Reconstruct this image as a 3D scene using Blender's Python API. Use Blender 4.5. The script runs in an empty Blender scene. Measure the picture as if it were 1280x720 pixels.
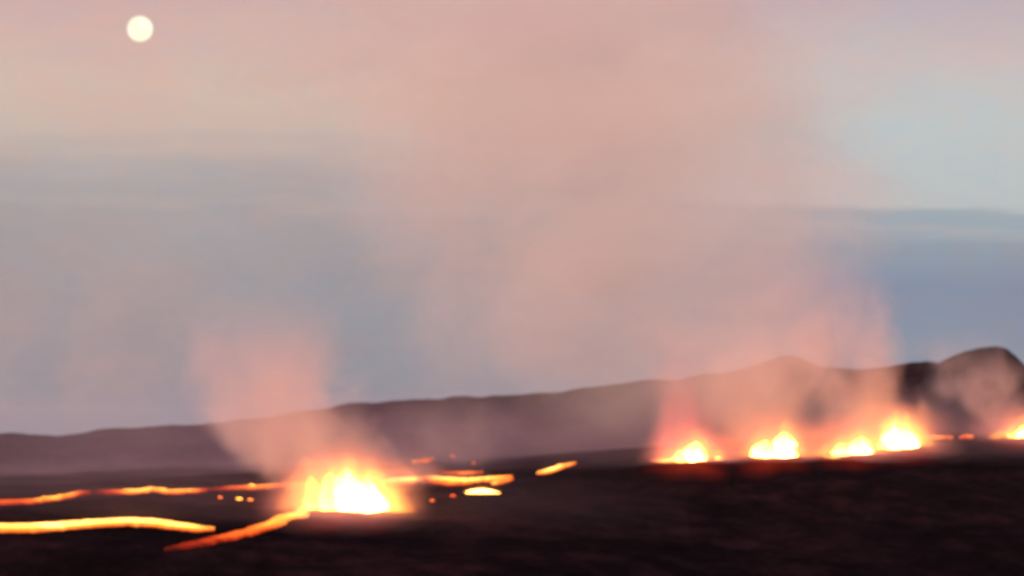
import bpy, bmesh, math, random
import numpy as np
from mathutils import Vector, Matrix, noise as mnoise

random.seed(7); rng = np.random.default_rng(7)
R = math.radians
sc = bpy.context.scene
COL = sc.collection

# ------------------------------------------------------------------ camera
F = 4041.0                                   # focal length in photo pixels (1280 wide)
E0 = 530                                     # row of the true horizon, hidden by the ridge
ROLL, PITCH = 0.0, math.atan((E0 - 360) / F)
cam_d = bpy.data.cameras.new('camera'); cam = bpy.data.objects.new('camera', cam_d); COL.objects.link(cam)
cam_d.sensor_width = 36.0; cam_d.lens = 36.0 * F / 1280
cam_d.clip_start = 1.0; cam_d.clip_end = 400000.0
CAMROT = Matrix.Rotation(R(90) + PITCH, 3, 'X') @ Matrix.Rotation(ROLL, 3, 'Z')
cam.matrix_world = CAMROT.to_4x4()
cam_d.dof.use_dof = True                     # the phone missed focus: everything far is a little soft
cam_d.dof.focus_distance = 50.0
cam_d.dof.aperture_fstop = 1.55
sc.camera = cam

# ------------------------------------------------------------------ sky, sun, exposure
SUN_ELEV, SUN_AZ = R(4.0), R(200)            # low sun behind the camera, slightly left
SKY_L = [                                    # twilight: (photo row = height above the horizon, sRGB), blue earth shadow below, pink arch above
    (560, (128, 134, 144)), (450, (146, 144, 151)), (350, (154, 151, 155)), (290, (160, 157, 159)), (264, (166, 159, 160)), (256, (174, 164, 162)), (246, (169, 161, 161)), (215, (178, 167, 164)), (160, (200, 180, 169)),
    (110, (208, 184, 170)), (40, (208, 178, 170)), (-60, (196, 168, 170)), (-300, (160, 156, 176)), (-700, (120, 136, 170))]
SKY_R = [
    (560, (118, 128, 148)), (430, (138, 145, 158)), (345, (131, 143, 162)), (296, (146, 154, 165)), (282, (158, 164, 172)), (274, (168, 170, 174)), (266, (156, 166, 174)), (251, (158, 168, 174)), (243, (186, 187, 186)), (225, (186, 190, 190)),
    (130, (190, 194, 193)), (60, (198, 188, 186)), (0, (192, 176, 180)), (-60, (184, 170, 178)), (-300, (160, 156, 176)), (-700, (120, 136, 170))]
def lin(c):
    return tuple((v / 255 / 12.92) if v / 255 <= .04045 else ((v / 255 + .055) / 1.055) ** 2.4 for v in c)

class N:
    """tiny expression builder over shader nodes"""
    nt = None
    def __init__(s, sock): s.s = sock
    @staticmethod
    def m(op, *a, clamp=False):
        n = N.nt.nodes.new('ShaderNodeMath'); n.operation = op; n.use_clamp = clamp
        for i, v in enumerate(a):
            if isinstance(v, N): N.nt.links.new(v.s, n.inputs[i])
            else: n.inputs[i].default_value = v
        return N(n.outputs[0])
    def __add__(s, o): return N.m('ADD', s, o)
    __radd__ = __add__
    def __sub__(s, o): return N.m('SUBTRACT', s, o)
    def __rsub__(s, o): return N.m('SUBTRACT', o, s)
    def __mul__(s, o): return N.m('MULTIPLY', s, o)
    __rmul__ = __mul__
    def __truediv__(s, o): return N.m('DIVIDE', s, o)
    def __pow__(s, o): return N.m('POWER', s, o)
    def clamp(s): return N.m('ADD', s, 0.0, clamp=True)
def smooth(x, a, b):
    n = N.nt.nodes.new('ShaderNodeMapRange'); n.interpolation_type = 'SMOOTHSTEP'
    N.nt.links.new(x.s, n.inputs['Value'])
    n.inputs['From Min'].default_value = a; n.inputs['From Max'].default_value = b
    return N(n.outputs['Result'])
def noise_n(vec, scale, detail=2, rough=.5, stretch=(1, 1, 1), off=(0, 0, 0), dist=0.0):
    mp = N.nt.nodes.new('ShaderNodeMapping'); mp.inputs['Scale'].default_value = stretch; mp.inputs['Location'].default_value = off
    N.nt.links.new(vec, mp.inputs['Vector'])
    n = N.nt.nodes.new('ShaderNodeTexNoise'); n.inputs['Scale'].default_value = scale
    n.inputs['Detail'].default_value = detail; n.inputs['Roughness'].default_value = rough; n.inputs['Distortion'].default_value = dist
    N.nt.links.new(mp.outputs[0], n.inputs['Vector'])
    return N(n.outputs[0])
def ramp(x, stops, interp='LINEAR'):
    n = N.nt.nodes.new('ShaderNodeValToRGB'); n.color_ramp.interpolation = interp
    e = n.color_ramp.elements
    while len(e) > 1: e.remove(e[-1])
    e[0].position = stops[0][0]; e[0].color = (*stops[0][1], 1)
    for p, c in stops[1:]:
        k = e.new(p); k.color = (*c, 1)
    N.nt.links.new(x.s, n.inputs[0]); return n.outputs[0]
def mixc(f, a, b, mode='MIX'):
    n = N.nt.nodes.new('ShaderNodeMix'); n.data_type = 'RGBA'; n.blend_type = mode
    for sock, v in ((n.inputs[0], f), (n.inputs[6], a), (n.inputs[7], b)):
        if isinstance(v, N): N.nt.links.new(v.s, sock)
        elif hasattr(v, 'is_linked'): N.nt.links.new(v, sock)
        else: sock.default_value = v if not isinstance(v, tuple) else (*v, 1)
    return n.outputs[2]

world = bpy.data.worlds.new('World'); sc.world = world; world.use_nodes = True
nt = world.node_tree; nt.nodes.clear(); N.nt = nt
out = nt.nodes.new('ShaderNodeOutputWorld'); bg = nt.nodes.new('ShaderNodeBackground'); bg2 = nt.nodes.new('ShaderNodeBackground')
sky = nt.nodes.new('ShaderNodeTexSky'); sky.sky_type = 'NISHITA'; sky.sun_disc = False
sky.sun_elevation = SUN_ELEV; sky.sun_rotation = SUN_AZ; sky.altitude = 2300; sky.dust_density = 2.0
nt.links.new(sky.outputs[0], bg.inputs[0]); bg.inputs[1].default_value = 0.15
tc = nt.nodes.new('ShaderNodeTexCoord'); sp = nt.nodes.new('ShaderNodeSeparateXYZ'); nt.links.new(tc.outputs['Generated'], sp.inputs[0])
dx, dz = N(sp.outputs[0]), N(sp.outputs[2])
G = tc.outputs['Generated']
wob = noise_n(G, 14, 4, .6, (1, 1, 7)); wob2 = noise_n(G, 60, 3, .6, (1, 1, 9), (4, 4, 0))   # flat streaks of thin cloud
elev = dz + (wob - .5) * .018 + (wob2 - .5) * .006
elevR = dz + dx * .03 + (wob2 - .5) * .0045 + (wob - .5) * .006
hi, lo = math.sin(math.atan((E0 + 720) / F)), math.sin(math.atan((E0 - 570) / F))
def band_of(e, tab): return ramp((e - lo) / (hi - lo), sorted([((math.sin(math.atan((E0 - r) / F)) - lo) / (hi - lo), lin(c)) for r, c in tab]))
blot = noise_n(G, 22, 4, .55, (1, 1, 2.2), (3, 1, 0)); blot2 = noise_n(G, 90, 2, .5, (1, 1, 2.5), (1, 7, 0))
side = smooth(dx + (blot - .5) * .07, .03, .115)
band = mixc(side, band_of(elev, SKY_L), band_of(elevR, SKY_R))
band = mixc((smooth(blot, .4, .65) * .8).clamp(), band, mixc(1.0, band, (1.05, .955, .94), 'MULTIPLY'))
band = mixc((smooth(blot2, .4, .62) * .75).clamp(), band, mixc(1.0, band, (.95, 1.0, 1.04), 'MULTIPLY'))
nt.links.new(band, bg2.inputs[0]); bg2.inputs[1].default_value = 0.52
ms = nt.nodes.new('ShaderNodeMixShader'); f = smooth(dz, .2, .9) * .6
nt.links.new(f.s, ms.inputs[0]); nt.links.new(bg2.outputs[0], ms.inputs[1]); nt.links.new(bg.outputs[0], ms.inputs[2])
nt.links.new(ms.outputs[0], out.inputs[0])

sl = bpy.data.lights.new('sun', 'SUN'); sl.energy = 3.0; sl.angle = R(3); sl.color = (1.0, .60, .44)
so = bpy.data.objects.new('sun', sl); COL.objects.link(so)
sd = Vector((math.sin(SUN_AZ) * math.cos(SUN_ELEV), math.cos(SUN_AZ) * math.cos(SUN_ELEV), math.sin(SUN_ELEV)))
so.rotation_euler = sd.to_track_quat('Z', 'Y').to_euler()

vs = sc.view_settings; sc.display_settings.display_device = 'sRGB'
vs.view_transform = 'Standard'; vs.look = 'None'; vs.gamma = 1; vs.exposure = 1.0; vs.use_curve_mapping = False
cy = sc.cycles
cy.use_denoising = True; cy.max_bounces = 4; cy.diffuse_bounces = 2; cy.glossy_bounces = 2; cy.volume_bounces = 2; cy.transparent_max_bounces = 12
cy.volume_max_steps = 256; cy.volume_step_rate = 1.0
cy.filter_width = 2.2; cy.use_light_tree = True; cy.sample_clamp_indirect = 4.0
cy.use_adaptive_sampling = True; cy.adaptive_threshold = .02

# ------------------------------------------------------------------ helpers
def ray(px, row):
    return (CAMROT @ Vector(((px - 640) / F, (360 - row) / F, -1))).normalized()
def at(px, row, Y):
    d = ray(px, row); return d * (Y / d.y)
def frac(x, y, s, o=5):
    return mnoise.fractal(Vector((x * s, y * s, 3.7)), 1.0, 2.1, o)

def new_mat(name):
    m = bpy.data.materials.new(name); m.use_nodes = True; m.node_tree.nodes.clear(); N.nt = m.node_tree; return m
def link_obj(name, me, mat=None, parent=None, loc=None):
    o = bpy.data.objects.new(name, me); COL.objects.link(o)
    if mat: me.materials.append(mat)
    if parent: o.parent = parent
    if loc is not None: o.location = loc
    return o
def mesh(name, vs_, fs, smooth_=True):
    me = bpy.data.meshes.new(name); me.from_pydata([tuple(v) for v in vs_], [], fs); me.update()
    if smooth_: me.polygons.foreach_set('use_smooth', [True] * len(me.polygons))
    return me
def tag(o, label=None, cat=None, group=None, kind=None):
    if label: o['label'] = label
    if cat: o['category'] = cat
    if group: o['group'] = group
    if kind: o['kind'] = kind
    return o
def thing(name, loc, label, cat, group=None):
    o = bpy.data.objects.new(name, None); COL.objects.link(o); o.location = loc; o.empty_display_size = 5
    return tag(o, label, cat, group)
def grid_faces(nr, nc, wrap=False):
    fs = []
    for i in range(nr - 1):
        for j in range(nc if wrap else nc - 1):
            k = (j + 1) % nc
            fs.append((i * nc + j, i * nc + k, (i + 1) * nc + k, (i + 1) * nc + j))
    return fs

# ------------------------------------------------------------------ terrain
CPX = [-900, 0, 215, 430, 650, 865, 1125, 1280, 2200]
# rows of the ground in the photo at each distance, column by column
STA = [(760, [748, 745, 744, 742, 745, 760, 775, 782, 800]),
       (880, [668, 662, 663, 668, 676, 690, 703, 710, 740]),
       (950, [637, 630, 633, 641, 646, 655, 662, 668, 690]),
       (1010, [620, 616, 615, 616, 622, 632, 640, 645, 660]),
       (1140, [606, 604, 602, 601, 596, 579, 582, 585, 600]),
       (1250, [598, 595, 594, 592, 583, 569, 561, 560, 570]),
       (1310, [595, 592, 590, 588, 578, 564, 556, 547, 550]),
       (1500, [588, 586, 584, 578, 568, 556, 546, 536, 530]),
       (1900, [600, 600, 600, 590, 580, 560, 550, 540, 530])]
SU, SZ, SY = [], [], []
for Y, rows in STA:
    P = [at(p, r, Y) for p, r in zip(CPX, rows)]
    SY.append(Y); SU.append([p.x / Y for p in P]); SZ.append([p.z for p in P])
def base_h(u, Y):
    if Y < 760:
        z1 = float(np.interp(u, SU[0], SZ[0])); t = max(0, min(1, Y / 620)); t = t * t * (3 - 2 * t) * .4 + t * .6
        return -1.7 + (z1 + 1.7) * t if Y < 620 else z1
    if Y >= 1900:
        z1 = float(np.interp(u, SU[-1], SZ[-1]))
        return float(np.interp(Y, [1900, 2600, 5000, 14000, 60000], [z1, z1 - 25, -90, -180, -640]))
    k = max(i for i in range(len(SY)) if SY[i] <= Y)
    a = float(np.interp(u, SU[k], SZ[k])); b = float(np.interp(u, SU[k + 1], SZ[k + 1]))
    return a + (b - a) * (Y - SY[k]) / (SY[k + 1] - SY[k])
def H(x, y):
    r = math.hypot(x, y)
    u = x / max(y, 1e-3) if y > 0 else (3 if x > 0 else -3)
    u = max(-.5, min(.5, u))
    Y = r / math.sqrt(1 + u * u)
    z = base_h(u, Y)
    a = min(1, r / 500)
    d = frac(x, y, 1 / 130, 4) * 2.2 * a + frac(x, y, 1 / 26, 5) * 1.0 * a
    return z + d
def hit(px, row):
    d = ray(px, row); lo_, hi_ = None, None
    Y = 700.0
    while Y < 2600:
        p = d * (Y / d.y)
        if p.z < H(p.x, p.y): hi_ = Y; break
        lo_ = Y; Y += 12
    if hi_ is None: return d * (1300 / d.y)
    lo_ = lo_ or 600
    for _ in range(14):
        m = (lo_ + hi_) / 2; p = d * (m / d.y)
        if p.z < H(p.x, p.y): hi_ = m
        else: lo_ = m
    return d * (hi_ / d.y)

def rock_mat(name, base, bump=.6, sc_=.35):
    m = new_mat(name); nt = m.node_tree
    o = nt.nodes.new('ShaderNodeOutputMaterial'); b = nt.nodes.new('ShaderNodeBsdfPrincipled')
    g = nt.nodes.new('ShaderNodeTexCoord').outputs['Object']
    n1 = noise_n(g, .02, 5, .6); n2 = noise_n(g, sc_, 6, .65)
    n3 = noise_n(g, .09, 4, .65, (1, .5, 1), (9, 0, 0))
    c = ramp(n1 * .35 + n3 * .4 + n2 * .25, [(.38, tuple(v * .25 for v in base)), (.5, base), (.62, (base[0] * 3.0, base[1] * 2.4, base[2] * 2.3))])
    nt.links.new(c, b.inputs['Base Color']); b.inputs['Roughness'].default_value = .95
    b.inputs['Specular IOR Level'].default_value = 0.0
    bp = nt.nodes.new('ShaderNodeBump'); bp.inputs['Distance'].default_value = bump; bp.inputs['Strength'].default_value = .9
    nt.links.new(n2.s, bp.inputs['Height']); nt.links.new(bp.outputs[0], b.inputs['Normal'])
    nt.links.new(b.outputs[0], o.inputs[0]); return m
M_ground = rock_mat('basalt_clinker', (.014, .0058, .0066))
M_hill = rock_mat('old_lava_slope', (.018, .010, .014), 2.0, .08)
M_cone = rock_mat('spatter_rock', (.020, .012, .011), .3, 1.2)

# one polar sheet: dense in front of the camera, coarse behind
az = np.concatenate([np.linspace(-180, -30, 26)[:-1], np.linspace(-30, -10.5, 30)[:-1], np.linspace(-10.5, 10.5, 340), np.linspace(10.5, 30, 30)[1:], np.linspace(30, 180, 26)[1:-1]])
rad = np.concatenate([[2, 8, 20, 45, 80, 130, 200, 280, 370, 470, 560], np.linspace(620, 760, 18)[:-1], np.linspace(760, 1500, 190)[:-1], np.linspace(1500, 2600, 30)[:-1], [2600, 3200, 4000, 5000, 7000, 9000, 14000, 25000, 60000]])
V = []
for r_ in rad:
    for a_ in az:
        x, y = r_ * math.sin(R(a_)), r_ * math.cos(R(a_)); V.append((x, y, H(x, y)))
fs = grid_faces(len(rad), len(az), True)
fs.append(tuple(range(len(az)))[::-1])
tag(link_obj('ground', mesh('ground', V, [f[::-1] for f in fs]), M_ground), 'black clinker lava field below the fissure', kind='structure')

# hills beyond the fissure
def hill(name, label, crest, Yc, Y0, Y1, pxs, seed, rough):
    cp, cr = zip(*crest); V = []; rows = 46
    for i in range(rows):
        t = i / (rows - 1)
        for px in pxs:
            k = .45                                             # share of rows on the near face
            c = at(px, float(np.interp(px, cp, cr)), Yc)
            if t < k:
                s = t / k; Y = Y0 + (Yc - Y0) * s; u = c.x / Yc; x = u * Y
                zb = H(u * Y0, Y0) - 6; z = zb + (c.z - zb) * (s * .55 + .45 * s * s * (3 - 2 * s))
            else:
                s = (t - k) / (1 - k); Y = Yc + (Y1 - Yc) * s; u = c.x / Yc; x = u * Y
                z = c.z + (-75 - c.z) * s * s
            w = 1 - abs(2 * min(1, t / k) - 1) if t < k else .4
            z += frac(x + seed, Y, 1 / 150, 5) * rough * w * .8 + frac(x + seed, Y, 1 / 45, 5) * rough * .42
            V.append((x, Y, z))
    o = link_obj(name, mesh(name, V, grid_faces(rows, len(pxs))), M_hill)
    return tag(o, label, kind='structure')
ridge = [(-900, 575), (-300, 556), (0, 547), (100, 543), (200, 534), (260, 531), (330, 522), (400, 511), (437, 503), (520, 499), (600, 497),
         (700, 490), (760, 480), (800, 473), (850, 474), (880, 468), (905, 465), (935, 459), (958, 450), (975, 444), (992, 443), (1008, 449), (1022, 458), (1040, 461), (1080, 463),
         (1130, 458), (1160, 453), (1190, 455), (1300, 470), (1600, 490), (2200, 500)]
hill('hills', 'long dark ridge behind the fissure, rising to the right', ridge, 1900, 1420, 2700, np.concatenate([np.linspace(-900, -60, 40)[:-1], np.linspace(-60, 1340, 420), np.linspace(1340, 2200, 40)[1:]]), 0, 7)
cone = [(1120, 520), (1150, 470), (1180, 449), (1205, 438), (1225, 433), (1245, 431), (1258, 434), (1270, 444), (1283, 458), (1310, 480), (1380, 500), (1480, 540)]
hill('hills', 'rounded dark cinder hill at the right end of the ridge', cone, 1760, 1460, 2200, np.linspace(1120, 1480, 130), 300, 4)

# ------------------------------------------------------------------ haze
m = new_mat('haze_air'); nt = m.node_tree; o = nt.nodes.new('ShaderNodeOutputMaterial'); pv = nt.nodes.new('ShaderNodeVolumePrincipled')
pv.inputs['Color'].default_value = (.80, .88, 1.0, 1); pv.inputs['Density'].default_value = 6e-6
nt.links.new(pv.outputs[0], o.inputs['Volume'])
bm = bmesh.new(); bmesh.ops.create_cube(bm, size=1.0); me = bpy.data.meshes.new('haze'); bm.to_mesh(me); bm.free()
hz = link_obj('haze', me, m); zb, zt = -660.0, 300.0
hz.scale = (2 * 61000, 2 * 61000, zt - zb); hz.location = (0, 0, (zt + zb) / 2)
tag(hz, 'thin dusk haze over the whole landscape', kind='stuff')

# ------------------------------------------------------------------ moon
me = bpy.data.meshes.new('moon'); bm = bmesh.new(); bmesh.ops.create_uvsphere(bm, u_segments=48, v_segments=32, radius=15.7 / F * 140000); bm.to_mesh(me); bm.free()
me.polygons.foreach_set('use_smooth', [True] * len(me.polygons))
m = new_mat('moonlight'); nt = m.node_tree; o = nt.nodes.new('ShaderNodeOutputMaterial'); e = nt.nodes.new('ShaderNodeEmission')
g = nt.nodes.new('ShaderNodeTexCoord').outputs['Object']; n1 = noise_n(g, .0016, 3, .5)
nt.links.new(ramp(n1, [(.35, (.93, .84, .58)), (.6, (1.0, .97, .74))]), e.inputs[0]); e.inputs[1].default_value = 0.6
nt.links.new(e.outputs[0], o.inputs[0])
mo = link_obj('moon', me, m, loc=ray(175, 36) * 140000)
tag(mo, 'round pale yellow full moon high in the pink sky', 'moon')

# ------------------------------------------------------------------ molten lava
def lava_mat(name, gain, crust=.5, nscale=.6):
    m = new_mat(name); nt = m.node_tree
    o = nt.nodes.new('ShaderNodeOutputMaterial'); b = nt.nodes.new('ShaderNodeBsdfPrincipled')
    b.inputs['Base Color'].default_value = (.014, .0058, .0066, 1); b.inputs['Roughness'].default_value = .9; b.inputs['Specular IOR Level'].default_value = 0.0
    at_ = nt.nodes.new('ShaderNodeAttribute'); at_.attribute_name = 'melt_level'; h = N(at_.outputs['Fac'])
    g = nt.nodes.new('ShaderNodeTexCoord').outputs['Object']
    n = noise_n(g, nscale, 4, .6, (.25, 1, 1)); n2 = noise_n(g, nscale * .15, 3, .5, (.5, 1, 1), (5, 2, 1))
    t = (h + (n - .5) * crust + (n2 - .5) * crust * .8).clamp()
    c = ramp(t, [(0, (.9, .03, .006)), (.3, (1, .06, .012)), (.55, (1, .15, .018)), (.8, (1, .34, .035)), (1, (1, .50, .13))])
    nt.links.new(c, b.inputs['Emission Color']); nt.links.new(((t ** 2.0) * gain).s, b.inputs['Emission Strength'])
    nt.links.new(b.outputs[0], o.inputs[0])
    return m
M_flow = lava_mat('molten_flow', 2.6, .42, .35)
M_core = lava_mat('molten_jet', 45.0, .20, .5)
M_ground_glow = lava_mat('painted_ground_glow', 1.1, .16, .12)  # weak red emission standing in for lava light on the ground
M_clot = lava_mat('molten_clot', 7.0, .1, 2.0)

def set_heat(me, heat):
    a = me.attributes.new('melt_level', 'FLOAT', 'POINT'); a.data.foreach_set('value', [float(h) for h in heat])

def flow(label, pts, heat, cat='lava flow', name='lava_flow', group=None, ragged=.25):
    """pts: (px, row, thickness px) along the flow on the ground"""
    pts = np.array(pts, float); L = np.concatenate([[0], np.cumsum(np.hypot(np.diff(pts[:, 0]), np.diff(pts[:, 1])))])
    n = max(8, int(L[-1] / 1.6)); s = np.linspace(0, L[-1], n)
    X, Y_, T = [np.interp(s, L, pts[:, k]) for k in range(3)]
    hs = np.interp(s, np.linspace(0, L[-1], len(heat)), heat)
    V, HT = [], []; NC = 9
    tx, ty = np.gradient(X), np.gradient(Y_); ln = np.hypot(tx, ty) + 1e-9; nx, ny = -ty / ln, tx / ln
    c0 = hit(X[n // 2], Y_[n // 2])
    for i in range(n):
        wb = 1 + ragged * mnoise.noise(Vector((s[i] * .09, L[-1], 0))) * 1.6 + ragged * mnoise.noise(Vector((s[i] * .35, L[-1], 5)))
        ta = min(1, (s[i] + .3) / min(14, L[-1] * .3), (L[-1] - s[i] + .3) / min(24, L[-1] * .4)) ** .75
        T_ = T[i] * .85; A = hit(X[i] + nx[i] * T_ / 2 * wb * ta, Y_[i] + ny[i] * T_ / 2 * wb * ta)
        B = hit(X[i] - nx[i] * T_ / 2 * wb * ta, Y_[i] - ny[i] * T_ / 2 * wb * ta)
        for j in range(NC):
            q = j / (NC - 1); p = A.lerp(B, q); e = 1 - (2 * q - 1) ** 2
            p.z = max(H(p.x, p.y), A.z + (B.z - A.z) * q) + (-.35 if j in (0, NC - 1) else .25 + .6 * e)
            V.append(p - c0); HT.append(hs[i] * (.35 + .65 * e ** .7))
    me = mesh(name, V, grid_faces(n, NC)); set_heat(me, HT)
    o = link_obj(name, me, M_flow, loc=c0)
    return tag(o, label, cat, group)

FL = 'lava streams on the ground'
flow('broad bright yellow lava river at the lower left', [(-60, 662, 13), (0, 661, 13), (40, 661, 14), (80, 658, 12), (120, 655, 11), (160, 653, 11), (190, 654, 12), (220, 658, 11), (250, 662, 9), (268, 663, 4)], [.98, .98, 1, .97, .95, .95, .93, .8], group=FL, ragged=.12)
flow('thin red lava stream at the far left edge, above the broad yellow river', [(-60, 631, 5), (0, 629, 6), (40, 628, 5), (70, 624, 5), (100, 618, 5), (118, 617, 3)], [.42, .42, .5, .55, .85, .75, .25], group=FL)
flow('thin orange lava stream in the middle of the upper left line', [(112, 617, 3), (140, 617, 4), (175, 615, 4.5), (190, 613, 5), (210, 616, 4), (250, 615, 4.5), (262, 614, 2.5)], [.2, .4, .8, .9, .75, .8, .3], group=FL)
flow('narrow lava stream leading up to the largest fountain from the left', [(262, 614, 3), (290, 611, 3.5), (320, 610, 4.5), (350, 608, 5), (385, 606, 8)], [.3, .5, .7, .6, .75], group=FL)
flow('orange lava stream spilling down to the left from the largest fountain', [(412, 630, 22), (385, 640, 22), (350, 653, 19), (320, 663, 15), (290, 671, 12), (255, 679, 9), (205, 689, 6)], [1, .95, .8, .64, .5, .4, .3, .22], group=FL)
flow('yellow lava stream joining the largest fountain to the vent on its right', [(482, 603, 11), (500, 602, 11), (515, 601, 12), (530, 599, 8)], [.95, .95, 1, .8], group=FL)
flow('long thin lava stream above the small oval lava pond', [(526, 598, 6), (550, 600, 8), (580, 602, 8), (610, 600, 6), (640, 597, 5)], [.75, .9, .95, .9, .85, .8], group=FL)
flow('small orange lava patch above the vent right of the largest fountain', [(514, 580, 4), (526, 577, 5), (543, 575, 4)], [.7, .8, .65], group=FL)
flow('isolated slanting lava streak between the pond and the right hand fountains', [(671, 593, 6), (684, 590, 6), (700, 585, 6), (720, 580, 4)], [.85, .95, .9, .75], group=FL)
flow('flat lava tongue running left from the tall red lit fountain', [(813, 578, 4), (830, 578, 6), (850, 577, 7), (872, 577, 7)], [.75, .92, .98, 1], group=FL)
flow('thin lava thread right of the tallest right hand fountain', [(1150, 548, 4), (1170, 548, 5), (1191, 548, 4)], [.8, .75, .6], group=FL)
flow('short faint lava thread before the fountain at the right edge', [(1199, 548, 3), (1217, 547, 4)], [.65, .7], group=FL)
flow('dull red lava stream sliding down right of the tallest right hand fountain', [(1140, 548, 7), (1152, 556, 7), (1165, 564, 5)], [.75, .5, .35], group=FL)

flow('thin orange lava thread between the long stream and the small lava pond', [(533, 604, 3), (560, 606, 4), (590, 606, 4)], [.5, .75, .6], group=FL)
flow('short lava thread above the right half of the long thin stream', [(548, 592, 3), (580, 593, 4), (604, 592, 3)], [.4, .65, .5], group=FL)
flow('short yellow lava thread leaving the small lava pond to the right', [(614, 606, 4), (630, 603, 5), (642, 600, 3)], [.9, .8, .6], group=FL)
flow('dim red lava thread between the tall red lit fountain and the two peaked one', [(902, 576, 4), (918, 575, 4), (934, 574, 5)], [.55, .35, .6], group=FL)
flow('dim red lava thread between the two peaked fountain and the low ragged one', [(996, 573, 4), (1014, 572, 3), (1036, 572, 5)], [.55, .35, .75], group=FL)
flow('short bright lava tongue at the left foot of the low ragged fountain', [(1029, 574, 4), (1042, 573, 7), (1062, 569, 8)], [.7, .95, 1], group=FL)
flow('short sloping lava strip between the low ragged fountain and the tallest one', [(1084, 566, 5), (1096, 563, 5), (1108, 561, 6)], [.8, .7, .85], group=FL)
GL = 'glowing lava spots on the lava field'
def spot(label, px, row, rp, heat):
    c = hit(px, row); s = rp * c.y / F; V = []; HT = []
    nr, nc = 6, 14
    for i in range(nr):
        ph = i / (nr - 1) * math.pi * .55
        for j in range(nc):
            a = 2 * math.pi * j / nc; k = 1 + .35 * mnoise.noise(Vector((math.cos(a) * 2 + px, math.sin(a) * 2, i * .4)))
            V.append((math.sin(ph) * math.cos(a) * s * k * 1.5, math.sin(ph) * math.sin(a) * s * k * 1.2, math.cos(ph) * s * .8 - .1)); HT.append(heat * (1 - .25 * i / nr))
    me = mesh('lava_mound', V, grid_faces(nr, nc, True)); set_heat(me, HT)
    return tag(link_obj('lava_mound', me, M_clot, loc=c), label, 'lava mound', GL)
spot('glowing lava mound alone between the two left thin streams', 134, 616, 2.6, .75)
spot('hot yellow lava mound on the middle thin stream at the left', 186, 613, 3.2, 1)
spot('bright lava mound at the top of the stream left of the largest fountain', 315, 608, 3.6, .9)
spot('faint lava mound under the stream, leftmost of the three there', 275, 622, 2.2, .6)
spot('brighter lava mound under the stream, middle of the three there', 299, 624, 2.8, .85)
spot('orange lava mound under the stream, nearest the largest fountain of the three there', 313, 625, 2.4, .7)
spot('tiny ember below the thin lava stream right of the largest fountain', 540, 626, 2.0, .6)
spot('faint ember left of the small oval lava pond', 566, 620, 2.4, .5)
spot('faint ember above the long thin stream, left one', 566, 570, 1.8, .45)
spot('faint ember above the long thin stream, right one', 592, 579, 1.8, .5)

# ------------------------------------------------------------------ volumes
def xyz():
    tc = N.nt.nodes.new('ShaderNodeTexCoord'); s = N.nt.nodes.new('ShaderNodeSeparateXYZ'); N.nt.links.new(tc.outputs['Object'], s.inputs[0])
    return tc.outputs['Object'], N(s.outputs[0]), N(s.outputs[1]), N(s.outputs[2])

def plume(name, label, Y, pts, dens, color=(.93, .80, .77), feat=16., amp=1.1, ky=.8, drift=.1, soft=.55, fade=(.08, .45), kind=None, cat=None, group=None, stretch=(1, 1, .8), step=1.0, contrast=(.25, .75)):
    """rising smoke: pts are (px, row, radius px), from the ground up, at distance Y"""
    P = [at(p, r_, Y) for p, r_, _ in pts]; s = Y / F
    org = P[0].copy(); zz = np.array([p.z - org.z for p in P]); xx = np.array([p.x - org.x for p in P]); rr = np.array([p[2] * s for p in pts])
    Hh = zz[-1]; dg = min(2, len(pts) - 1)
    cx = np.polyfit(zz / Hh, xx, dg); cr = np.polyfit(zz / Hh, rr, dg)
    m = new_mat(name + '_vapour'); nt = m.node_tree; o = nt.nodes.new('ShaderNodeOutputMaterial')
    vec, x, y, z = xyz()
    t = z / Hh
    def poly(c):
        e = t * float(c[0]) + float(c[1])
        for k in c[2:]: e = e * t + float(k)
        return e
    X = (x - poly(cx)) / poly(cr); Yd = (y - z * drift) / (poly(cr) * ky)
    d = (X * X + Yd * Yd) ** .5
    sd_ = random.random() * 100
    n = noise_n(vec, 1 / feat, 3, .55, stretch, (sd_, sd_, 0), .4)
    e = 1.0 - d + (n - .5) * (amp * 1.7)
    k = smooth(e, 0.0, soft) * smooth(t, 0, fade[0]) * (1.0 - smooth(t + (n - .5) * .35, 1 - fade[1], 1.0))
    k = k * (smooth(n, *contrast) * .8 + .2)
    pv = nt.nodes.new('ShaderNodeVolumePrincipled'); pv.inputs['Color'].default_value = (*color, 1)
    pv.inputs['Anisotropy'].default_value = 0.0
    nt.links.new((k * dens).s, pv.inputs['Density']); nt.links.new(pv.outputs[0], o.inputs['Volume'])
    if hasattr(m, 'cycles') and hasattr(m.cycles, 'volume_step_rate'): m.cycles.volume_step_rate = step
    V = []; nr, nc = 22, 28
    for i in range(nr):
        q = i / (nr - 1); rad_ = float(np.polyval(cr, q)) * (1 + amp * .30); xc = float(np.polyval(cx, q))
        for j in range(nc):
            a = 2 * math.pi * j / nc; V.append((xc + rad_ * math.cos(a), q * Hh * drift + rad_ * ky * math.sin(a), q * Hh))
    fs = grid_faces(nr, nc, True); fs.append(tuple(range(nc))[::-1]); fs.append(tuple((nr - 1) * nc + j for j in range(nc)))
    ob = link_obj(name, mesh(name, V, fs), m, loc=org)
    return tag(ob, label, cat, group, kind)

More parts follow.
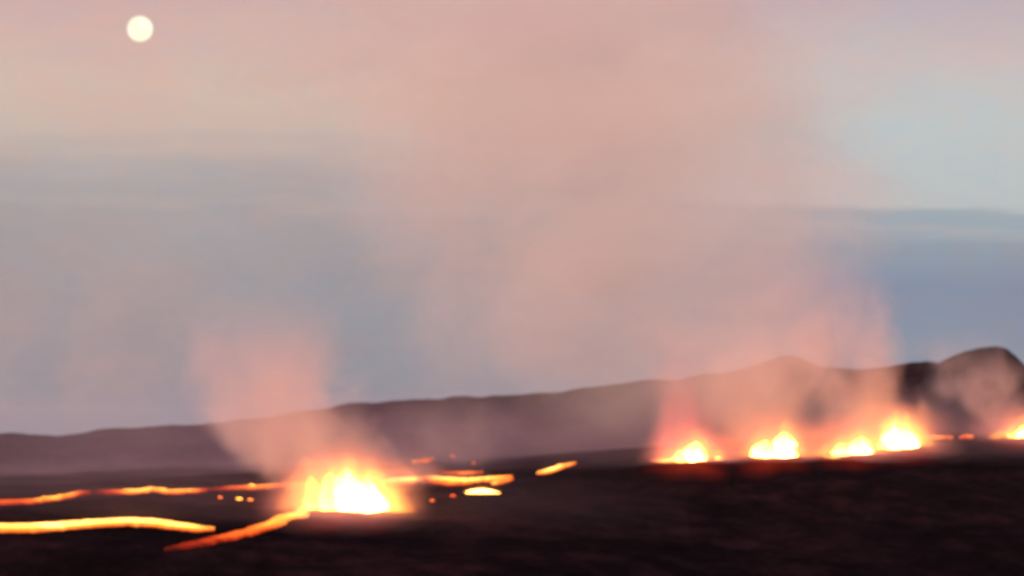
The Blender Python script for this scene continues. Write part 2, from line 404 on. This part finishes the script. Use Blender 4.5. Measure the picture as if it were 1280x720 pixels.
SM = 'smoke columns rising from the fissure'
PK = (.92, .79, .79)
plume('smoke_plume', 'dense pink smoke cloud rising up and left of the largest fountain', 985, [(418, 618, 84), (380, 545, 116), (356, 470, 124), (318, 350, 150)], .052, PK, 24, 1.15, .6, cat='smoke plume', group=SM, fade=(.04, .6), contrast=(.12, .7))
plume('smoke_plume', 'narrow red lit smoke column above the left fountain of the right hand row', 1160, [(862, 575, 36), (856, 520, 44), (846, 470, 52), (832, 400, 70)], .055, (.95, .62, .62), 12, .8, .6, cat='smoke plume', group=SM, fade=(.03, .7))  # smoke colour reddened to carry the lava light
plume('smoke_plume', 'pink smoke column above the second fountain of the right hand row', 1195, [(968, 570, 60), (950, 500, 95), (925, 430, 125), (890, 340, 150)], .026, PK, 18, 1.0, .6, cat='smoke plume', group=SM, fade=(.03, .6))
plume('smoke_plume', 'pale pink smoke column above the twin fountains, sharp on its right side', 1265, [(1086, 562, 66), (1084, 500, 76), (1064, 440, 96), (1020, 370, 110), (985, 290, 120)], .046, PK, 17, .7, .6, cat='smoke plume', group=SM, fade=(.03, .55))
plume('smoke_plume', 'thin smoke column leaning left from the fountain at the right edge', 1320, [(1275, 548, 38), (1240, 500, 64), (1212, 455, 70), (1190, 400, 76)], .038, PK, 14, .9, .6, cat='smoke plume', group=SM, fade=(.05, .6))
plume('smoke_plume', 'thin wispy smoke rising from the small lava pond', 1030, [(560, 600, 70), (545, 540, 80), (530, 460, 80)], .015, PK, 14, 1.0, .6, cat='smoke plume', group=SM, fade=(.05, .8))
# broad drifting smoke
plume('smoke', 'broad pale pink smoke drifting up across the sky', 1420, [(880, 590, 330), (830, 440, 360), (770, 300, 385), (720, 150, 410), (680, 0, 440), (650, -120, 460)], .0125, (.99, .88, .84), 55, .9, .5, 0.05, .6, (.2, .2), 'stuff', contrast=(.1, .65), stretch=(.8, 1, 1.2))
plume('smoke', 'thin pink smoke drifting across the left of the sky', 1330, [(60, 575, 250), (100, 470, 260), (130, 350, 260), (170, 200, 290)], .0135, (.93, .82, .79), 36, 1.0, .5, 0.05, .7, (.35, .6), 'stuff', stretch=(.7, 1, 1.1))
# low fume lying over the ground behind the fissure
def bank(label, Y0, Y1, pxa, pxb, row_top, dens, feat=30., fl=.0, fr=.0):
    A, B = at(pxa, 590, Y0), at(pxb, 590, Y0); C_, D = at(pxb, 590, Y1), at(pxa, 590, Y1)
    cs = [A, B, C_, D]; zb_ = min(H(p.x, p.y) for p in cs) - 20; ztop = at(640, row_top, (Y0 + Y1) / 2).z
    org = Vector((0, Y0, zb_)); V = [(p.x, p.y - Y0, 0) for p in cs] + [(p.x, p.y - Y0, ztop - zb_) for p in cs]
    me = mesh('smoke', V, [(3, 2, 1, 0), (4, 5, 6, 7), (0, 1, 5, 4), (1, 2, 6, 5), (2, 3, 7, 6), (3, 0, 4, 7)], False)
    m = new_mat('low_fume'); nt = m.node_tree; o = nt.nodes.new('ShaderNodeOutputMaterial')
    vec, x, y, z = xyz(); hh = ztop - zb_
    n = noise_n(vec, 1 / feat, 3, .5, (.5, .5, 1.2))
    k = (1.0 - smooth(z / hh + (n - .5) * .5, .35, .95)) * smooth(n, .15, .7) * smooth(y / (Y1 - Y0), 0, .12) * (1.0 - smooth(y / (Y1 - Y0), .85, 1))
    q = (x - float(min(p.x for p in cs))) / float(max(p.x for p in cs) - min(p.x for p in cs))
    if fl: k = k * (smooth(q, 0, fl) * .88 + .12 if fl > .3 else smooth(q, 0, fl))
    if fr: k = k * (1.0 - smooth(q, 1 - fr, 1))
    pv = nt.nodes.new('ShaderNodeVolumePrincipled'); pv.inputs['Color'].default_value = (.88, .64, .78, 1)
    nt.links.new((k * dens).s, pv.inputs['Density']); nt.links.new(pv.outputs[0], o.inputs['Volume'])
    return tag(link_obj('smoke', me, m, loc=org), label, kind='stuff')
bank('low smoke lying over the ground between the fissure and the ridge', 1120, 1840, -60, 1340, 455, .0019, fl=.42, fr=.2)
bank('thin low smoke lying over the lava streams at the left', 870, 1420, -80, 860, 556, .0042, 22., fr=.65)

# ------------------------------------------------------------------ fountains
FG = 'lava fountains along the fissure'
def jet_mesh(jets, s, seed):
    """several rough spires of molten rock merging at the foot: jets = (dx px, height px, half width px, lean px, heat)"""
    V, Fc, HT = [], [], []
    for k, (dx_, hp, wp, lean, ht) in enumerate(jets):
        nr, nc = 22, 20; b0 = len(V)
        for i in range(nr):
            q = i / (nr - 1); prof = (1 - q ** 2.3) ** .68 * (1 - .12 * math.sin(q * 7 + k)) if q < 1 else 0
            for j in range(nc):
                a = 2 * math.pi * j / nc
                nn = mnoise.noise(Vector((math.cos(a) * 1.6 + seed + k * 3.1, math.sin(a) * 1.6, q * 3.2)))
                n3 = mnoise.noise(Vector((math.cos(a) * 4 + seed, math.sin(a) * 4 + k, q * 7)))
                rad_ = (.70 if hp > 45 or wp > 20 else .82) * wp * prof * (1 + .40 * nn + .22 * n3) * s
                V.append((dx_ * s + lean * s * q * q + rad_ * math.cos(a), rad_ * .8 * math.sin(a), -2.6 + .97 * hp * s * q * (1 + .10 * nn)))
                HT.append(ht * (1.0 - .42 * q ** 1.6 + .1 * nn))
        Fc += [tuple(b0 + v for v in f) for f in grid_faces(nr, nc, True)]
    me = mesh('molten_core', V, Fc); set_heat(me, HT); return me

def spray_obj(jets, s, parent, gain, pad, seed, col=(1, .33, .036)):
    """incandescent spray: fine drops in a glowing cloud, widened to stand for bloom, thickest at the foot"""
    x0 = min(j[0] - j[2] for j in jets) - pad; x1 = max(j[0] + j[2] + max(0, j[3]) for j in jets) + pad; hh = max(j[1] for j in jets) * 1.35 + pad * .3
    cx_, w = (x0 + x1) / 2 * s, (x1 - x0) / 2 * s; hh *= s; dep = w * .75
    m = new_mat('incandescent_spray'); nt = m.node_tree; o = nt.nodes.new('ShaderNodeOutputMaterial'); vec, x, y, z = xyz()
    tot = None
    for k, (dx_, hp, wp, lean, ht) in enumerate(jets):
        W, h = (wp + pad * .75) * s, hp * (1.3 if hp < 50 or pad < 30 else 1.2) * s
        q = (z / h).clamp()
        r_ = (((x - dx_ * s - q * q * (lean * s)) / W) ** 2.0 + (y / (W * .75)) ** 2.0) ** .5
        e = ((1.0 - q ** 1.5) ** .7 - r_).clamp()
        e = (e ** 1.15) * ht
        tot = e if tot is None else N.m('MAXIMUM', tot, e)
    n = noise_n(vec, 1 / (5.5 * s * 4), 3, .6, (1, 1, .35), (seed, 0, 0))
    k = tot * (smooth(n, .25, .75) * 1.3 + .25) * (gain / (w * .9))
    em = nt.nodes.new('ShaderNodeEmission'); em.inputs[0].default_value = (*col, 1); nt.links.new(k.s, em.inputs[1]); nt.links.new(em.outputs[0], o.inputs['Volume'])
    V = []; nr, nc = 12, 24
    for i in range(nr):
        q = i / (nr - 1); f_ = 1.04 * max(.25, (1 - q * .96) ** .5)
        for j in range(nc):
            a = 2 * math.pi * j / nc; V.append((cx_ + w * f_ * math.cos(a), dep * f_ * math.sin(a), q * hh))
    fs = grid_faces(nr, nc, True); fs.append(tuple(range(nc))[::-1]); fs.append(tuple((nr - 1) * nc + j for j in range(nc)))
    return link_obj('spray', mesh('spray', V, fs), m, parent)

def rim_obj(s, half, parent, cx_, seed, hp=5):
    """low horseshoe of welded spatter round the vent, open towards the viewer"""
    V = []; nr, nc = 9, 40
    for i in range(nr):
        q = i / (nr - 1)
        for j in range(nc):
            a = 2 * math.pi * j / nc; front = max(0, -math.sin(a)) ** 2
            rad_ = half * s * (.72 + .75 * q) * (1 + .18 * mnoise.noise(Vector((math.cos(a) * 2 + seed, math.sin(a) * 2, q * 2))))
            hgt = hp * s * math.sin(min(1, q * 1.25 + .12) * math.pi) * (1 - .85 * front) * (1 + .5 * mnoise.noise(Vector((math.cos(a) * 3, math.sin(a) * 3 + seed, 0))))
            V.append((cx_ * s + rad_ * math.cos(a), rad_ * .62 * math.sin(a), hgt - 1.2 * (q > .95) - .6))
    return link_obj('spatter_rim', mesh('spatter_rim', V, grid_faces(nr, nc, True)), M_cone, parent)

def ground_glow_obj(pc, row, half, reach, parent, c, seed):
    """dull red glow of the lava, added as an emissive sheet draped on the ground"""
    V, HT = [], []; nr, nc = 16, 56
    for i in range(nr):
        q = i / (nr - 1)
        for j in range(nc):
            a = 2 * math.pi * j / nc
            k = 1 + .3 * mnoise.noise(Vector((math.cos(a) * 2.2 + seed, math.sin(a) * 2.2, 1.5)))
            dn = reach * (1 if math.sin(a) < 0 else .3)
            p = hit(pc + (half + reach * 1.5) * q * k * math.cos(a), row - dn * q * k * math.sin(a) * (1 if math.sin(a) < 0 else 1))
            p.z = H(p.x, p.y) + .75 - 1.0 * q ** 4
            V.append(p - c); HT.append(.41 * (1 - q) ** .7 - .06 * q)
    me = mesh('ground_glow_sheet', V, grid_faces(nr, nc, True)); set_heat(me, HT)
    return link_obj('ground_glow_sheet', me, M_ground_glow, parent)

def fume_obj(s, cx_, rx, rz, parent, depth, ry=100.):
    """thin gas added round the vent to catch the lava glow, its colour reddened"""
    rx *= s; rz *= s; cx_ *= s
    m = new_mat('glow_fume'); nt = m.node_tree; o = nt.nodes.new('ShaderNodeOutputMaterial'); vec, x, y, z = xyz()
    d = (((x - cx_) / rx) ** 2.0 + (y / ry) ** 2.0 + (z / rz) ** 2.0) ** .5
    n = noise_n(vec, 1 / (rx * .45), 2, .5)
    k = (1.0 - smooth(d + (n - .5) * .25, .05, .9)) * (depth / (ry * .8))
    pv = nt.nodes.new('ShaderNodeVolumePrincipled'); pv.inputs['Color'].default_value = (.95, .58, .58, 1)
    nt.links.new(k.s, pv.inputs['Density']); nt.links.new(pv.outputs[0], o.inputs['Volume'])
    bm = bmesh.new(); bmesh.ops.create_uvsphere(bm, u_segments=28, v_segments=16, radius=1)
    for v in bm.verts: v.co = Vector((cx_ + v.co.x * rx, v.co.y * ry, v.co.z * rz))
    me = bpy.data.meshes.new('fume'); bm.to_mesh(me); bm.free()
    return link_obj('fume', me, m, parent)

def clots_obj(jets, s, parent, n, seed):
    rg = random.Random(seed); V, Fc, HT = [], [], []
    for _ in range(n):
        dx_, hp, wp, lean, ht = rg.choice(jets)
        q = rg.random() ** .8 * 1.25; sx = rg.gauss(0, 1)
        px = dx_ + lean * q * q + sx * wp * (.45 + .35 * (1 - abs(q - .5)))
        pz = hp * q * (1 - .12 * abs(sx)); py = rg.gauss(0, .35) * wp
        if pz < 1: continue
        r_ = rg.uniform(.25, .75) * s; b0 = len(V)
        heat = max(.45, .95 - .25 * abs(sx) - .15 * q)
        for dv in ((1, 0, 0), (-1, 0, 0), (0, 1, 0), (0, -1, 0), (0, 0, 1.6), (0, 0, -1.6)):
            V.append((px * s + dv[0] * r_ * rg.uniform(.6, 1.3), py * s + dv[1] * r_ * rg.uniform(.6, 1.3), pz * s + dv[2] * r_ * rg.uniform(.6, 1.4))); HT.append(heat)
        Fc += [tuple(b0 + v for v in f) for f in ((0, 2, 4), (2, 1, 4), (1, 3, 4), (3, 0, 4), (2, 0, 5), (1, 2, 5), (3, 1, 5), (0, 3, 5))]
    me = mesh('lava_clots', V, Fc); set_heat(me, HT)
    o = link_obj('lava_clots', me, M_clot, parent); o['kind'] = 'stuff'; return o

def fountain(label, px, row, jets, gain=5, pad=14, nclot=60, rim=None, seed=1, glow_reach=0):
    if px > 800: jets = [(a * 1.1, b * 1.04, w * 1.22, l, h) for a, b, w, l, h in jets]
    c = hit(px, row); s = c.y / F
    t = thing('lava_fountain', c, label, 'lava fountain', FG)
    core = link_obj('molten_core', jet_mesh(jets, s, seed), M_core, t)
    spray_obj(jets, s, t, gain * 1.1, pad * 2.2, seed)
    x0 = min(j[0] - j[2] for j in jets); x1 = max(j[0] + j[2] for j in jets)
    rim_obj(s, rim or (x1 - x0) / 2, t, (x0 + x1) / 2, seed)
    clots_obj(jets, s, t, nclot, seed)
    if glow_reach: ground_glow_obj(px + (x0 + x1) / 2, row, (x1 - x0) / 2, glow_reach, t, c, seed)
    fume_obj(s, (x0 + x1) / 2, (x1 - x0) / 2 * 1.5 + 45, max(j[1] for j in jets) * 1.2 + 30, t, 1.4 if x1 - x0 < 80 else 2.2)
    return t
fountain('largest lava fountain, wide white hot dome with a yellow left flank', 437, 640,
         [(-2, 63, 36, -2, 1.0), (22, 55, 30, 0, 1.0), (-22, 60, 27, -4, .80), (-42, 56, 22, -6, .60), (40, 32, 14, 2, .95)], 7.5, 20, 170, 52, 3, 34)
fountain('small bubbling lava vent just right of the largest fountain', 515, 604, [(0, 8, 12, 0, .9), (-10, 5, 8, 0, .8)], 2.2, 9, 14, 13, 9)
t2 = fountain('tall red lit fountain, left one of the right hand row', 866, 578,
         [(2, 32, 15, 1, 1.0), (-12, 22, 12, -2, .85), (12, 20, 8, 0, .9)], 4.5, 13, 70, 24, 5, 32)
spray_obj([(-18, 96, 22, -3, .8), (0, 92, 22, -3, .8), (-10, 60, 30, 0, .6)], 1150 / F, t2, 1.15, 36, 31, (1, .13, .085)).name = 'red_smoke_glow'  # emissive column added for the red light on the smoke
fountain('small round fountain beside the tall red lit fountain', 898, 576, [(0, 15, 6, 0, .85)], 2.6, 6, 18, 9, 6)
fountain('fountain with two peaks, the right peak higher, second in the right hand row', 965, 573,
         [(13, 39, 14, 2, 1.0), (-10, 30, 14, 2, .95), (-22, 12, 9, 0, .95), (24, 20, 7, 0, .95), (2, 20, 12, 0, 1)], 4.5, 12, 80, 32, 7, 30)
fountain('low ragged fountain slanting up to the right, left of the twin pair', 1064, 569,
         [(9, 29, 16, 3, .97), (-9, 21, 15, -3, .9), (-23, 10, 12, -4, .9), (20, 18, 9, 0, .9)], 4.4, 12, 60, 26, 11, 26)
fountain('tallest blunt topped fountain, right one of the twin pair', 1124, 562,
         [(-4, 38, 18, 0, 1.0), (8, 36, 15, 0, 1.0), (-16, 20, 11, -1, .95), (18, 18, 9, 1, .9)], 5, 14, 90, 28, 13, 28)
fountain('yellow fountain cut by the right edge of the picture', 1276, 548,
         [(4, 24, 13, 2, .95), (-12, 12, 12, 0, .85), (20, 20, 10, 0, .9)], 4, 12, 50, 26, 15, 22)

# oval pond
c = hit(602, 616); s = c.y / F
pt = thing('lava_pond', c, 'small oval white hot lava pond below the long thin stream', 'lava pond')
V, HT = [], []; nr, nc = 9, 36
for i in range(nr):
    q = i / (nr - 1)
    for j in range(nc):
        a = 2 * math.pi * j / nc; k = 1 + .12 * mnoise.noise(Vector((math.cos(a) * 2, math.sin(a) * 2, 8)))
        V.append((math.cos(a) * 24 * s * q * k, math.sin(a) * 24 * s * q * k, 1.2 * (1 - q * q) - .1)); HT.append(1.05 - .25 * q ** 3)
me = mesh('molten_surface', V, grid_faces(nr, nc, True)); set_heat(me, HT); link_obj('molten_surface', me, M_clot, pt)
rim_obj(s, 22, pt, 0, 21, 2.5)
spray_obj([(0, 7, 22, 0, .9)], s, pt, 2.4, 9, 21)
